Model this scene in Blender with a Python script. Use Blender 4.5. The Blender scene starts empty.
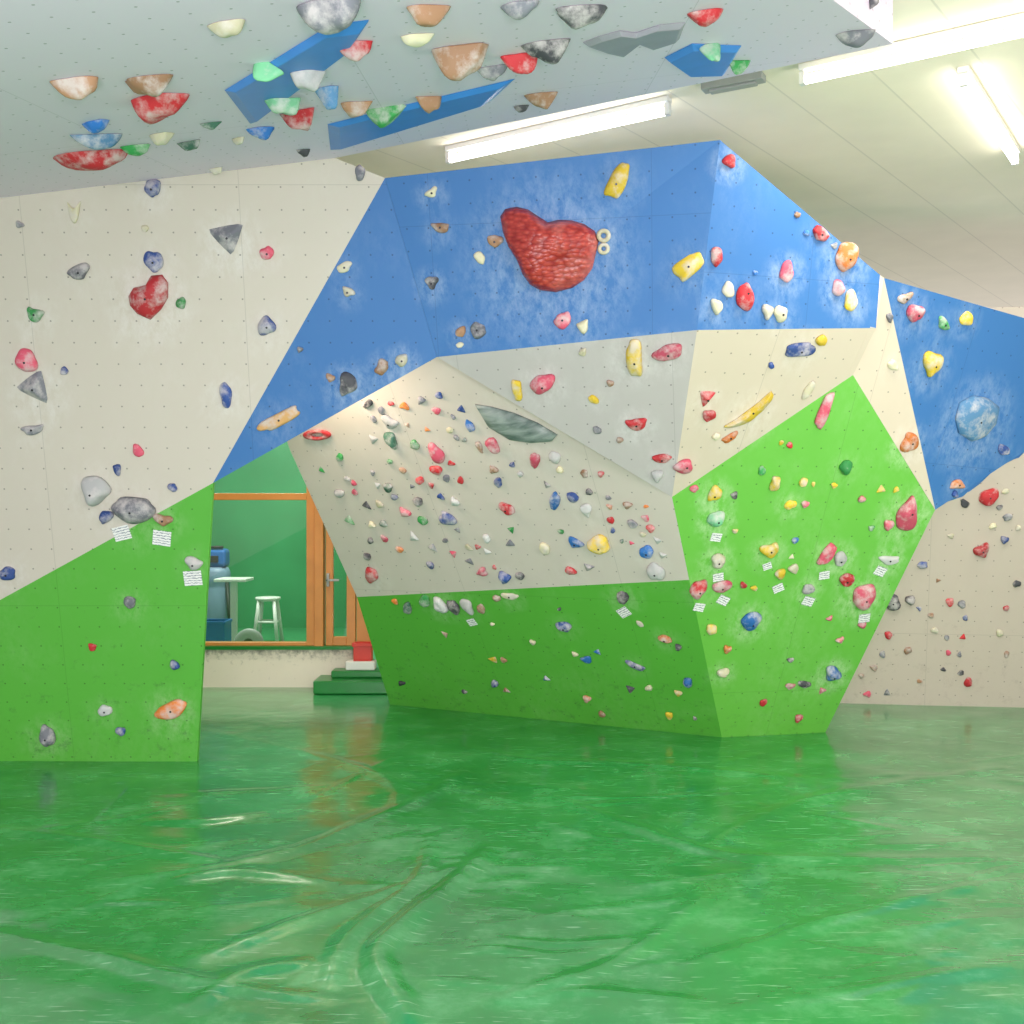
import bpy, math, random
from mathutils import Vector, Matrix, noise
from mathutils.geometry import intersect_ray_tri
random.seed(7)
scene=bpy.context.scene
scene.view_settings.view_transform='Standard'
scene.view_settings.exposure=0.0
F=1100.0
CAM=Vector((0,0,1.6))
def ray(px,py): return Vector(((px-512)/F,1.0,-(py-512)/F))
def P(px,py,d): return CAM+ray(px,py)*d
def onplane(px,py,pl):
    p0,n=pl; r=ray(px,py)
    return CAM+r*((p0-CAM).dot(n)/r.dot(n))
def plane3(a,b,c):
    return (a,(b-a).cross(c-a).normalized())
def lin(c):
    return tuple(((v/255)/12.92 if v/255<=0.04045 else ((v/255+0.055)/1.055)**2.4) for v in c)+(1,)
col=scene.collection
def link(o): col.objects.link(o); return o

# ---------------------------------------------------------------- materials
def newmat(name):
    m=bpy.data.materials.new(name); m.use_nodes=True
    nt=m.node_tree; b=nt.nodes['Principled BSDF']
    return m,nt,b
def N(nt,t,**kw):
    n=nt.nodes.new(t)
    for k,v in kw.items(): setattr(n,k,v)
    return n
def simple(name,rgb,rough=0.5,metal=0.0,var=0.12,scale=12,bump=0.0):
    m,nt,b=newmat(name)
    tc=N(nt,'ShaderNodeTexCoord'); no=N(nt,'ShaderNodeTexNoise'); no.inputs['Scale'].default_value=scale; no.inputs['Detail'].default_value=4
    nt.links.new(tc.outputs['Object'],no.inputs['Vector'])
    mx=N(nt,'ShaderNodeMix',data_type='RGBA')
    c=lin(rgb); mx.inputs['A'].default_value=tuple(v*(1-var) for v in c[:3])+(1,); mx.inputs['B'].default_value=tuple(min(1,v*(1+var)) for v in c[:3])+(1,)
    nt.links.new(no.outputs['Fac'],mx.inputs['Factor']); nt.links.new(mx.outputs['Result'],b.inputs['Base Color'])
    b.inputs['Roughness'].default_value=rough; b.inputs['Metallic'].default_value=metal
    if bump:
        bp=N(nt,'ShaderNodeBump'); bp.inputs['Strength'].default_value=bump; bp.inputs['Distance'].default_value=0.01
        nt.links.new(no.outputs['Fac'],bp.inputs['Height']); nt.links.new(bp.outputs['Normal'],b.inputs['Normal'])
    return m
def panelmat(name,rgb,smudge=(225,225,220),amount=0.35,dark=(70,75,70),darkamt=0.25):
    """painted plywood: T-nut dots, faint seams, chalk (per-vertex attribute around holds) and rubber marks"""
    m,nt,b=newmat(name); L=nt.links.new
    uv=N(nt,'ShaderNodeUVMap'); uv.uv_map='UVMap'
    def math_(op,a,bv=None):
        n=N(nt,'ShaderNodeMath',operation=op)
        for i,v in enumerate([a,bv]):
            if v is None: continue
            if isinstance(v,(int,float)): n.inputs[i].default_value=v
            else: L(v,n.inputs[i])
        return n.outputs[0]
    sc=N(nt,'ShaderNodeVectorMath',operation='SCALE'); L(uv.outputs[0],sc.inputs[0]); sc.inputs['Scale'].default_value=1/0.125
    fr=N(nt,'ShaderNodeVectorMath',operation='FRACTION'); L(sc.outputs[0],fr.inputs[0])
    ds=N(nt,'ShaderNodeVectorMath',operation='DISTANCE'); L(fr.outputs[0],ds.inputs[0]); ds.inputs[1].default_value=(0.5,0.5,0)
    dot=math_('LESS_THAN',ds.outputs['Value'],0.042)
    sep=N(nt,'ShaderNodeSeparateXYZ'); L(uv.outputs[0],sep.inputs[0])
    def seam(o,per,off):
        a=math_('ADD',o,off); q=math_('DIVIDE',a,per); f=math_('FRACT',q); s=math_('SUBTRACT',f,0.5); ab=math_('ABSOLUTE',s)
        return math_('GREATER_THAN',ab,0.5-0.002/per)
    sm=math_('MAXIMUM',seam(sep.outputs[0],1.25,20.3),seam(sep.outputs[1],2.5,20.55))
    n1=N(nt,'ShaderNodeTexNoise'); n1.inputs['Scale'].default_value=1.6; n1.inputs['Detail'].default_value=4
    n1.inputs['Distortion'].default_value=0.5
    L(uv.outputs[0],n1.inputs['Vector'])
    mpp=N(nt,'ShaderNodeMapping'); mpp.inputs['Scale'].default_value=(17,10,1); mpp.inputs['Rotation'].default_value=(0,0,.5); L(uv.outputs[0],mpp.inputs['Vector'])
    n4=N(nt,'ShaderNodeTexNoise'); n4.inputs['Scale'].default_value=1; n4.inputs['Detail'].default_value=8; n4.inputs['Roughness'].default_value=.75; L(mpp.outputs[0],n4.inputs['Vector'])
    ra=N(nt,'ShaderNodeMapRange'); L(n1.outputs['Fac'],ra.inputs[0]); ra.inputs[1].default_value=0.5; ra.inputs[2].default_value=0.7; ra.inputs[4].default_value=.18
    at=N(nt,'ShaderNodeAttribute'); at.attribute_name='chalk'
    rb=N(nt,'ShaderNodeMapRange'); L(n4.outputs['Fac'],rb.inputs[0]); rb.inputs[1].default_value=0.40; rb.inputs[2].default_value=0.66; rb.inputs[4].default_value=amount*1.4
    ch=math_('MULTIPLY',math_('MAXIMUM',ra.outputs[0],at.outputs['Fac']),rb.outputs[0])
    n2=N(nt,'ShaderNodeTexNoise'); n2.inputs['Scale'].default_value=9; n2.inputs['Detail'].default_value=10; n2.inputs['Roughness'].default_value=0.8
    L(uv.outputs[0],n2.inputs['Vector'])
    geo=N(nt,'ShaderNodeNewGeometry'); sz=N(nt,'ShaderNodeSeparateXYZ'); L(geo.outputs['Position'],sz.inputs[0])
    hz=N(nt,'ShaderNodeMapRange'); L(sz.outputs[2],hz.inputs[0]); hz.inputs[1].default_value=0.1; hz.inputs[2].default_value=1.3; hz.inputs[3].default_value=0.05; hz.inputs[4].default_value=-0.04
    r2=N(nt,'ShaderNodeMapRange'); L(math_('ADD',n2.outputs['Fac'],hz.outputs[0]),r2.inputs[0]); r2.inputs[1].default_value=0.58; r2.inputs[2].default_value=0.7; r2.inputs[4].default_value=darkamt
    m1=N(nt,'ShaderNodeMix',data_type='RGBA'); m1.inputs['A'].default_value=lin(rgb); m1.inputs['B'].default_value=lin(smudge); L(ch,m1.inputs['Factor'])
    m2=N(nt,'ShaderNodeMix',data_type='RGBA'); L(m1.outputs['Result'],m2.inputs['A']); m2.inputs['B'].default_value=lin(dark); L(r2.outputs[0],m2.inputs['Factor'])
    m3=N(nt,'ShaderNodeMix',data_type='RGBA'); L(m2.outputs['Result'],m3.inputs['A']); m3.inputs['B'].default_value=tuple(v*0.25 for v in lin(rgb)[:3])+(1,)
    L(math_('MULTIPLY',dot,0.65),m3.inputs['Factor'])
    m4=N(nt,'ShaderNodeMix',data_type='RGBA'); L(m3.outputs['Result'],m4.inputs['A']); m4.inputs['B'].default_value=tuple(v*0.4 for v in lin(rgb)[:3])+(1,)
    L(math_('MULTIPLY',sm,0.3),m4.inputs['Factor'])
    L(m4.outputs['Result'],b.inputs['Base Color']); b.inputs['Roughness'].default_value=0.6
    bp=N(nt,'ShaderNodeBump'); bp.inputs['Strength'].default_value=0.1; bp.inputs['Distance'].default_value=0.004; L(n2.outputs['Fac'],bp.inputs['Height']); L(bp.outputs['Normal'],b.inputs['Normal'])
    return m
M={}
M['cream']=panelmat('cream_plywood',(209,200,187),(235,232,230),0.5,(150,138,132),0.2)
M['cream2']=panelmat('warm_cream_plywood',(214,200,180),(236,228,218),0.5,(140,118,110),0.3)
M['creamw']=panelmat('lit_cream_plywood',(212,202,192),(238,232,228),0.45,(140,128,120),0.25)
M['greyp']=panelmat('grey_cream_plywood',(190,184,182),(222,218,218),0.6,(120,116,118),0.3)
M['blue']=panelmat('blue_plywood',(56,114,178),(175,195,220),0.5,(46,85,140),0.12)
M['green']=panelmat('green_plywood',(90,178,60),(180,212,160),0.5,(52,92,48),0.5)
M['green2']=panelmat('bright_green_plywood',(110,192,72),(205,230,185),0.65,(66,125,58),0.3)
M['over']=panelmat('pale_grey_plywood',(242,224,246),(244,234,248),0.3,(170,160,174),0.12)
M['redwall']=panelmat('beige_plywood',(198,185,171),(224,214,206),0.45,(130,108,102),0.25)

def concrete(name,rgb,lines=True,speck=False):
    m,nt,b=newmat(name); L=nt.links.new
    tc=N(nt,'ShaderNodeTexCoord'); mp=N(nt,'ShaderNodeMapping'); L(tc.outputs['Object'],mp.inputs['Vector'])
    mp.inputs['Rotation'].default_value=(0,0,-math.radians(53))
    c=lin(rgb)
    no=N(nt,'ShaderNodeTexNoise'); L(tc.outputs['Object'],no.inputs['Vector']); no.inputs['Scale'].default_value=3; no.inputs['Detail'].default_value=8
    mx=N(nt,'ShaderNodeMix',data_type='RGBA',blend_type='MULTIPLY'); mx.inputs['Factor'].default_value=1; mx.inputs['A'].default_value=c
    cr=N(nt,'ShaderNodeMapRange'); L(no.outputs['Fac'],cr.inputs[0]); cr.inputs[3].default_value=0.94; cr.inputs[4].default_value=1.06
    if lines:
        br=N(nt,'ShaderNodeTexBrick'); L(mp.outputs[0],br.inputs['Vector']); br.inputs['Scale'].default_value=1
        br.inputs['Brick Width'].default_value=60; br.inputs['Row Height'].default_value=0.5; br.inputs['Mortar Size'].default_value=0.006; br.offset=0.5
        br.inputs['Color1'].default_value=c; br.inputs['Color2'].default_value=tuple(v*0.985 for v in c[:3])+(1,); br.inputs['Mortar'].default_value=tuple(v*0.84 for v in c[:3])+(1,)
        L(br.outputs['Color'],mx.inputs['A'])
    L(cr.outputs[0],mx.inputs['B']); last=mx.outputs['Result']
    if speck:
        n2=N(nt,'ShaderNodeTexNoise'); L(tc.outputs['Object'],n2.inputs['Vector']); n2.inputs['Scale'].default_value=16; n2.inputs['Detail'].default_value=9; n2.inputs['Roughness'].default_value=.75
        geo=N(nt,'ShaderNodeNewGeometry'); sz=N(nt,'ShaderNodeSeparateXYZ'); L(geo.outputs['Position'],sz.inputs[0])
        g=N(nt,'ShaderNodeMapRange'); L(sz.outputs[2],g.inputs[0]); g.inputs[1].default_value=.2; g.inputs[2].default_value=.37; g.inputs[3].default_value=-.1; g.inputs[4].default_value=.16
        ad=N(nt,'ShaderNodeMath',operation='ADD'); L(n2.outputs['Fac'],ad.inputs[0]); L(g.outputs[0],ad.inputs[1])
        r=N(nt,'ShaderNodeMapRange'); L(ad.outputs[0],r.inputs[0]); r.inputs[1].default_value=.5; r.inputs[2].default_value=.72; r.inputs[4].default_value=.8
        k=N(nt,'ShaderNodeMix',data_type='RGBA'); L(last,k.inputs['A']); k.inputs['B'].default_value=lin((112,106,94)); L(r.outputs[0],k.inputs['Factor']); last=k.outputs['Result']
    L(last,b.inputs['Base Color'])
    b.inputs['Roughness'].default_value=0.8
    bp=N(nt,'ShaderNodeBump'); bp.inputs['Strength'].default_value=0.2; bp.inputs['Distance'].default_value=0.01; L(no.outputs['Fac'],bp.inputs['Height']); L(bp.outputs['Normal'],b.inputs['Normal'])
    return m
M['conc']=concrete('board_marked_concrete',(248,236,216))
M['concwall']=concrete('stained_concrete',(228,218,200),False,True)

def floormat():
    m,nt,b=newmat('glossy_green_vinyl'); L=nt.links.new
    tc=N(nt,'ShaderNodeTexCoord')
    n1=N(nt,'ShaderNodeTexNoise'); L(tc.outputs['Object'],n1.inputs['Vector']); n1.inputs['Scale'].default_value=1.3; n1.inputs['Detail'].default_value=8; n1.inputs['Roughness'].default_value=.6
    mx=N(nt,'ShaderNodeMix',data_type='RGBA'); mx.inputs['A'].default_value=lin((18,120,58)); mx.inputs['B'].default_value=lin((54,158,86))
    rr0=N(nt,'ShaderNodeMapRange'); L(n1.outputs['Fac'],rr0.inputs[0]); rr0.inputs[1].default_value=.3; rr0.inputs[2].default_value=.7
    L(rr0.outputs[0],mx.inputs['Factor'])
    prev=mx.outputs['Result']
    # short straight scratches: stretched noise in several directions, each masked to patches
    for i,(rot,thr,amt,sx,sy) in enumerate([(0.9,0.66,0.5,5,55),(-0.7,0.66,0.45,5,60),(1.7,0.67,0.45,6,60),(2.3,.66,.4,7,70)]):
        mp=N(nt,'ShaderNodeMapping'); L(tc.outputs['Object'],mp.inputs['Vector']); mp.inputs['Rotation'].default_value=(0,0,rot); mp.inputs['Scale'].default_value=(sx,sy,1); mp.inputs['Location'].default_value=(i*7.3,i*3.1,0)
        n=N(nt,'ShaderNodeTexNoise'); L(mp.outputs[0],n.inputs['Vector']); n.inputs['Scale'].default_value=1.0; n.inputs['Detail'].default_value=3; n.inputs['Distortion'].default_value=0.2
        r=N(nt,'ShaderNodeMapRange'); L(n.outputs['Fac'],r.inputs[0]); r.inputs[1].default_value=thr; r.inputs[2].default_value=thr+0.06; r.inputs[4].default_value=amt
        k=N(nt,'ShaderNodeMix',data_type='RGBA'); L(prev,k.inputs['A']); k.inputs['B'].default_value=lin((165,215,180)); L(r.outputs[0],k.inputs['Factor']); prev=k.outputs['Result']
    n6=N(nt,'ShaderNodeTexNoise'); L(tc.outputs['Object'],n6.inputs['Vector']); n6.inputs['Scale'].default_value=2.6; n6.inputs['Detail'].default_value=12; n6.inputs['Roughness'].default_value=.75
    r6=N(nt,'ShaderNodeMapRange'); L(n6.outputs['Fac'],r6.inputs[0]); r6.inputs[1].default_value=.5; r6.inputs[2].default_value=.75; r6.inputs[4].default_value=.5
    k=N(nt,'ShaderNodeMix',data_type='RGBA'); L(prev,k.inputs['A']); k.inputs['B'].default_value=lin((125,192,145)); L(r6.outputs[0],k.inputs['Factor']); prev=k.outputs['Result']
    L(prev,b.inputs['Base Color'])
    n2=N(nt,'ShaderNodeTexNoise'); L(tc.outputs['Object'],n2.inputs['Vector']); n2.inputs['Scale'].default_value=3.5; n2.inputs['Detail'].default_value=6
    rr=N(nt,'ShaderNodeMapRange'); L(n2.outputs['Fac'],rr.inputs[0]); rr.inputs[3].default_value=0.12; rr.inputs[4].default_value=0.30; L(rr.outputs[0],b.inputs['Roughness'])
    n3=N(nt,'ShaderNodeTexNoise'); L(tc.outputs['Object'],n3.inputs['Vector']); n3.inputs['Scale'].default_value=3.2; n3.inputs['Detail'].default_value=3; n3.inputs['Distortion'].default_value=.8
    bp=N(nt,'ShaderNodeBump'); bp.inputs['Strength'].default_value=0.35; bp.inputs['Distance'].default_value=0.02; L(n3.outputs['Fac'],bp.inputs['Height']); L(bp.outputs['Normal'],b.inputs['Normal'])
    b.inputs['Specular IOR Level'].default_value=0.75; b.inputs['IOR'].default_value=1.5
    b.inputs['Coat Weight'].default_value=0.35; b.inputs['Coat Roughness'].default_value=0.14
    return m
M['floor']=floormat()
HC={'r':((200,46,54),'red'),'o':((222,126,56),'orange'),'y':((226,192,52),'yellow'),'b':((44,112,188),'blue'),'n':((48,78,146),'dark blue'),
 'g':((55,152,78),'green'),'k':((74,74,80),'dark grey'),'e':((118,119,128),'grey'),'w':((212,204,172),'cream'),'p':((210,84,108),'pink'),
 't':((164,124,94),'brown'),'q':((122,196,148),'mint'),'d':((68,112,92),'dark green'),'l':((92,142,186),'light blue'),'c':((196,196,196),'chalky white'),'u':((208,160,100),'tan')}
def holdmat(key):
    rgb,_=HC[key]
    m,nt,b=newmat('hold_resin_'+HC[key][1].replace(' ','_')); L=nt.links.new
    tc=N(nt,'ShaderNodeTexCoord'); oi=N(nt,'ShaderNodeObjectInfo')
    n=N(nt,'ShaderNodeTexNoise',noise_dimensions='4D'); L(tc.outputs['Object'],n.inputs['Vector']); n.inputs['Scale'].default_value=12; n.inputs['Detail'].default_value=8; n.inputs['Roughness'].default_value=.65
    ml=N(nt,'ShaderNodeMath',operation='MULTIPLY'); L(oi.outputs['Random'],ml.inputs[0]); ml.inputs[1].default_value=50; L(ml.outputs[0],n.inputs['W'])
    r=N(nt,'ShaderNodeMapRange'); L(n.outputs['Fac'],r.inputs[0]); r.inputs[1].default_value=0.46; r.inputs[2].default_value=0.63; r.inputs[4].default_value=0.72
    hs=N(nt,'ShaderNodeHueSaturation'); hs.inputs['Color'].default_value=lin(rgb)
    v=N(nt,'ShaderNodeMapRange'); L(oi.outputs['Random'],v.inputs[0]); v.inputs[3].default_value=0.75; v.inputs[4].default_value=1.2; L(v.outputs[0],hs.inputs['Value'])
    mx=N(nt,'ShaderNodeMix',data_type='RGBA'); L(hs.outputs[0],mx.inputs['A']); mx.inputs['B'].default_value=lin((212,205,203)); L(r.outputs[0],mx.inputs['Factor'])
    L(mx.outputs['Result'],b.inputs['Base Color']); b.inputs['Roughness'].default_value=0.65
    return m
for k in HC: M['h_'+k]=holdmat(k)
M['bolt']=simple('dark_steel',(60,60,64),0.4,0.6)
M['wood']=simple('orange_varnished_wood',(205,134,66),0.4,0,0.2,6)
M['volblue']=simple('blue_painted_volume',(70,140,225),0.45,0,0.12,8)
M['volgrey']=simple('grey_painted_volume',(158,155,166),0.5,0,0.2,8)
M['white']=simple('white_enamel',(228,226,220),0.35,0,0.03)
M['greym']=simple('grey_blue_plastic',(120,140,165),0.45)
M['grey']=simple('grey_metal',(160,162,160),0.45)
M['dark']=simple('dark_rubber',(40,42,44),0.6)
M['bluep']=simple('blue_plastic',(40,100,170),0.4)
M['redp']=simple('red_plastic',(215,55,40),0.4)
M['greenroom']=simple('dark_green_paint',(62,138,92),0.4,0,0.4,1.2)
M['greenstep']=simple('green_vinyl_step',(28,120,50),0.3,0,0.15)
m,nt,b=newmat('chalky_grey_green_resin'); L=nt.links.new
tc=N(nt,'ShaderNodeTexCoord'); mp=N(nt,'ShaderNodeMapping'); mp.inputs['Rotation'].default_value=(0,0,.55); mp.inputs['Scale'].default_value=(2,7,1); L(tc.outputs['Object'],mp.inputs['Vector'])
n=N(nt,'ShaderNodeTexNoise'); n.inputs['Scale'].default_value=3; n.inputs['Detail'].default_value=7; n.inputs['Distortion'].default_value=.6; L(mp.outputs[0],n.inputs['Vector'])
cr=N(nt,'ShaderNodeValToRGB'); cr.color_ramp.elements[0].position=.35; cr.color_ramp.elements[0].color=lin((84,104,98)); cr.color_ramp.elements[1].position=.75; cr.color_ramp.elements[1].color=lin((172,182,178)); L(n.outputs['Fac'],cr.inputs[0]); L(cr.outputs[0],b.inputs['Base Color']); b.inputs['Roughness'].default_value=.5; M['smoothgrey']=m
m,nt,b=newmat('fluorescent_tube_glow'); b.inputs['Base Color'].default_value=(1,1,1,1); b.inputs['Emission Color'].default_value=(1,0.97,0.88,1); b.inputs['Emission Strength'].default_value=10; M['tube']=m
m,nt,b=newmat('window_glass')
out=nt.nodes['Material Output']; tr=N(nt,'ShaderNodeBsdfTransparent'); tr.inputs[0].default_value=(0.88,0.97,0.92,1); gl=N(nt,'ShaderNodeBsdfGlossy'); gl.inputs['Roughness'].default_value=0.03
ms=N(nt,'ShaderNodeMixShader'); ms.inputs[0].default_value=0.1; nt.links.new(tr.outputs[0],ms.inputs[1]); nt.links.new(gl.outputs[0],ms.inputs[2]); nt.links.new(ms.outputs[0],out.inputs['Surface']); nt.nodes.remove(b); M['glass']=m
m,nt,b=newmat('striped_paper_tag'); L=nt.links.new
tc=N(nt,'ShaderNodeTexCoord'); wv=N(nt,'ShaderNodeTexWave'); wv.inputs['Scale'].default_value=20; wv.inputs['Distortion'].default_value=4.0; wv.inputs['Detail Scale'].default_value=3; wv.bands_direction='Y'; L(tc.outputs['Object'],wv.inputs['Vector'])
cr=N(nt,'ShaderNodeValToRGB'); cr.color_ramp.elements[0].color=(0.16,0.18,0.27,1); cr.color_ramp.elements[1].position=0.25; cr.color_ramp.elements[1].color=(0.88,0.88,0.86,1)
L(wv.outputs['Fac'],cr.inputs[0]); L(cr.outputs[0],b.inputs['Base Color']); M['tag']=m
m,nt,b=newmat('red_scaly_resin'); L=nt.links.new
tc=N(nt,'ShaderNodeTexCoord'); mp=N(nt,'ShaderNodeMapping'); mp.inputs['Scale'].default_value=(1,1.7,1); mp.inputs['Rotation'].default_value=(0,0,.3); L(tc.outputs['Object'],mp.inputs['Vector'])
vo=N(nt,'ShaderNodeTexVoronoi'); vo.inputs['Scale'].default_value=28; L(mp.outputs[0],vo.inputs['Vector'])
mx=N(nt,'ShaderNodeMix',data_type='RGBA'); mx.inputs['A'].default_value=lin((202,78,66)); mx.inputs['B'].default_value=lin((148,36,36)); rr=N(nt,'ShaderNodeMapRange'); L(vo.outputs['Distance'],rr.inputs[0]); rr.inputs[2].default_value=0.8; L(rr.outputs[0],mx.inputs['Factor'])
n5=N(nt,'ShaderNodeTexNoise'); n5.inputs['Scale'].default_value=6; n5.inputs['Detail'].default_value=6; L(tc.outputs['Object'],n5.inputs['Vector']); r5=N(nt,'ShaderNodeMapRange'); L(n5.outputs['Fac'],r5.inputs[0]); r5.inputs[1].default_value=.52; r5.inputs[2].default_value=.72; r5.inputs[4].default_value=.35
m5=N(nt,'ShaderNodeMix',data_type='RGBA'); L(mx.outputs['Result'],m5.inputs['A']); m5.inputs['B'].default_value=lin((222,150,140)); L(r5.outputs[0],m5.inputs['Factor']); L(m5.outputs['Result'],b.inputs['Base Color'])
bp=N(nt,'ShaderNodeBump',invert=True); bp.inputs['Strength'].default_value=0.7; bp.inputs['Distance'].default_value=0.009; L(vo.outputs['Distance'],bp.inputs['Height']); L(bp.outputs['Normal'],b.inputs['Normal']); b.inputs['Roughness'].default_value=0.38; M['redscale']=m

# ---------------------------------------------------------------- mesh helpers
def meshobj(name,verts,faces,mats,fm=None,smooth=False):
    me=bpy.data.meshes.new(name); me.from_pydata([tuple(v) for v in verts],[],faces)
    for mm in mats: me.materials.append(mm)
    if fm:
        for p,i in zip(me.polygons,fm): p.material_index=i
    if smooth:
        for p in me.polygons: p.use_smooth=True
    me.update()
    return link(bpy.data.objects.new(name,me))
def box(name,a,bb,mat,bevel=0.0,origin=None):
    a=Vector(a); bb=Vector(bb); c=(a+bb)/2 if origin is None else Vector(origin)
    vs=[Vector((x,y,z))-c for x in(a.x,bb.x) for y in(a.y,bb.y) for z in(a.z,bb.z)]
    fs=[(0,1,3,2),(4,6,7,5),(0,4,5,1),(2,3,7,6),(0,2,6,4),(1,5,7,3)]
    o=meshobj(name,vs,fs,[mat]); o.location=c
    if bevel:
        md=o.modifiers.new('Bevel','BEVEL'); md.width=bevel; md.segments=2
    return o
def boxes(name,lst,mat,origin,bevel=0.0):
    vs=[];fs=[];c=Vector(origin)
    for a,bb in lst:
        k=len(vs)
        vs+=[Vector((x,y,z))-c for x in(a[0],bb[0]) for y in(a[1],bb[1]) for z in(a[2],bb[2])]
        fs+=[tuple(i+k for i in f) for f in [(0,1,3,2),(4,6,7,5),(0,4,5,1),(2,3,7,6),(0,2,6,4),(1,5,7,3)]]
    o=meshobj(name,vs,fs,[mat]); o.location=c
    if bevel:
        md=o.modifiers.new('Bevel','BEVEL'); md.width=bevel; md.segments=2
    return o
def lathe(name,prof,mat,loc,seg=28,rot=None):
    vs=[];fs=[]
    for r,z in prof:
        for i in range(seg):
            a=2*math.pi*i/seg; vs.append(Vector((r*math.cos(a),r*math.sin(a),z)))
    for j in range(len(prof)-1):
        for i in range(seg):
            fs.append((j*seg+i,j*seg+(i+1)%seg,(j+1)*seg+(i+1)%seg,(j+1)*seg+i))
    fs.append(tuple(range(seg))[::-1]); fs.append(tuple((len(prof)-1)*seg+i for i in range(seg)))
    o=meshobj(name,vs,fs,[mat],smooth=False); o.location=loc
    for p in o.data.polygons: p.use_smooth=len(p.vertices)==4
    if rot: o.rotation_euler=rot
    return o
def tubeobj(name,p,q,r,mat,seg=14):
    p=Vector(p);q=Vector(q); d=q-p
    o=lathe(name,[(r,-d.length/2),(r,d.length/2)],mat,(p+q)/2,seg)
    o.rotation_mode='QUATERNION'; o.rotation_quaternion=d.to_track_quat('Z','Y')
    return o
def setp(o,label,cat,group=None,kind=None):
    if label:o['label']=label
    if cat:o['category']=cat
    if group:o['group']=group
    if kind:o['kind']=kind
def parent(ch,pa):
    bpy.context.view_layer.update()
    ch.parent=pa; ch.matrix_parent_inverse=pa.matrix_world.inverted()
def empty(name,loc):
    e=bpy.data.objects.new(name,None); e.location=loc; e.empty_display_size=0.1; link(e); return e

# ---------------------------------------------------------------- climbing walls
TRIS=[]; WALLS=[]
def wallobj(name,panels,label,tag,thick=0.04):
    verts=[];faces=[];fm=[];uvs=[];mats=[]
    vmap={}
    def vid(p):
        k=(round(p.x,4),round(p.y,4),round(p.z,4))
        if k not in vmap: vmap[k]=len(verts); verts.append(p.copy())
        return vmap[k]
    for pts,mk in panels:
        if M[mk] not in mats: mats.append(M[mk])
        mi=mats.index(M[mk])
        n=Vector((0,0,0))
        for i in range(len(pts)):
            a=pts[i]; b=pts[(i+1)%len(pts)]; n+=a.cross(b)
        n.normalize()
        c=sum(pts,Vector())/len(pts)
        if n.dot(CAM-c)<0: pts=pts[::-1]; n=-n
        if abs(n.z)>0.9: u=Vector((1,0,0)); u=(u-n*u.dot(n)).normalized()
        else: u=Vector((0,0,1)).cross(n).normalized()
        v=n.cross(u)
        for i in range(1,len(pts)-1):
            a,b,cc=pts[0],pts[i],pts[i+1]; tn=(b-a).cross(cc-a)
            if tn.length<1e-7: continue
            TRIS.append((a,b,cc,tn.normalized(),tag))
            S=36 if tag!='B' and tn.length>.15 else (8 if tag!='B' else 1)
            def q(i_,j_): return a+(b-a)*(i_/S)+(cc-a)*(j_/S)
            for i_ in range(S):
                for j_ in range(S-i_):
                    tr=[(q(i_,j_),q(i_+1,j_),q(i_,j_+1))]
                    if i_+j_<S-1: tr.append((q(i_+1,j_),q(i_+1,j_+1),q(i_,j_+1)))
                    for t in tr:
                        faces.append(tuple(vid(p) for p in t)); fm.append(mi); uvs.append([(p.dot(u),p.dot(v)) for p in t])
    o=meshobj(name,verts,faces,mats,fm)
    ul=o.data.uv_layers.new(name='UVMap')
    for p,uvv in zip(o.data.polygons,uvs):
        for li,qq in zip(p.loop_indices,uvv): ul.data[li].uv=qq
    if thick:
        md=o.modifiers.new('Solidify','SOLIDIFY'); md.thickness=thick; md.offset=-1
    setp(o,label,'climbing wall',kind='structure')
    WALLS.append((o,tag))
    return o
LP=(Vector((0,7.04,0)),Vector((0,1,0.233)).normalized())
L=lambda x,y: onplane(x,y,LP)
P1=L(0,198);P2=L(335,158);A1=L(385,178);T1=L(213,483);A2=L(437,357)
tl=P2+(P1-P2)*2.0
Lg=L(0,600)
bl=Vector(((197-512)/F*7.04,7.04,0.0))
farb=Vector((tl.x,7.04,0))
tpar=(tl.x-T1.x)/(Lg.x-T1.x); Lg2=T1+(Lg-T1)*tpar
wallobj('wall_left',[([tl,P2,A1,T1,Lg2],'cream'),([A1,A2,T1],'blue'),([Lg2,T1,bl,farb],'green')],
 'cream, blue and green painted plywood climbing wall','L')
V1=Vector((1.487,7.79,0)); V2=P(672,497,6.75); V3=P(697,330,6.1); V4=P(720,140,5.95)
W0=Vector((-1.01,9.12,0))
WP=plane3(W0,V1,V2)
Wm=lambda x,y:onplane(x,y,WP)
best=min((abs((512-(( (V2+(V1-V2)*t).z-1.6)/(V2+(V1-V2)*t).y*F))-580),t) for t in [i/400 for i in range(401)]); Wr=V2+(V1-V2)*best[1]
G5=Vector((2.265,7.96,0)); GP=plane3(V1,V2,G5)
G3=onplane(853,375,GP);G4=onplane(935,510,GP)
B6=onplane(876,328,plane3(V3,V2,G3)); B5=onplane(880,275,plane3(V4,V3,B6)); B7=P(884,278,B5.y+.02)
wallobj('wall_center',[([A1+Vector((0.001,0,0)),V4,V3,A2+Vector((0.001,0,0))],'blue'),([A2+Vector((0.001,0,0)),V3,V2],'greyp'),
  ([V4,B5,B6,V3],'blue'),([V3,B6,G3,V2],'cream2'),([V1,V2,G3,G4,G5],'green2')],
 'faceted blue, cream and green overhanging climbing wall','C')
wallobj('wall_recess',[([Wm(357,597),Wm(290,450),Wm(250,330),Wm(437,330),Wm(560,405),V2,Wr],'creamw'),([Wm(357,597),Wr,V1,W0],'green')],
 'cream and green overhanging climbing wall densely set with holds','W')
C1=P(1024,318,B5.y+.55);C2=P(1024,447,G4.y+.35)
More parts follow.
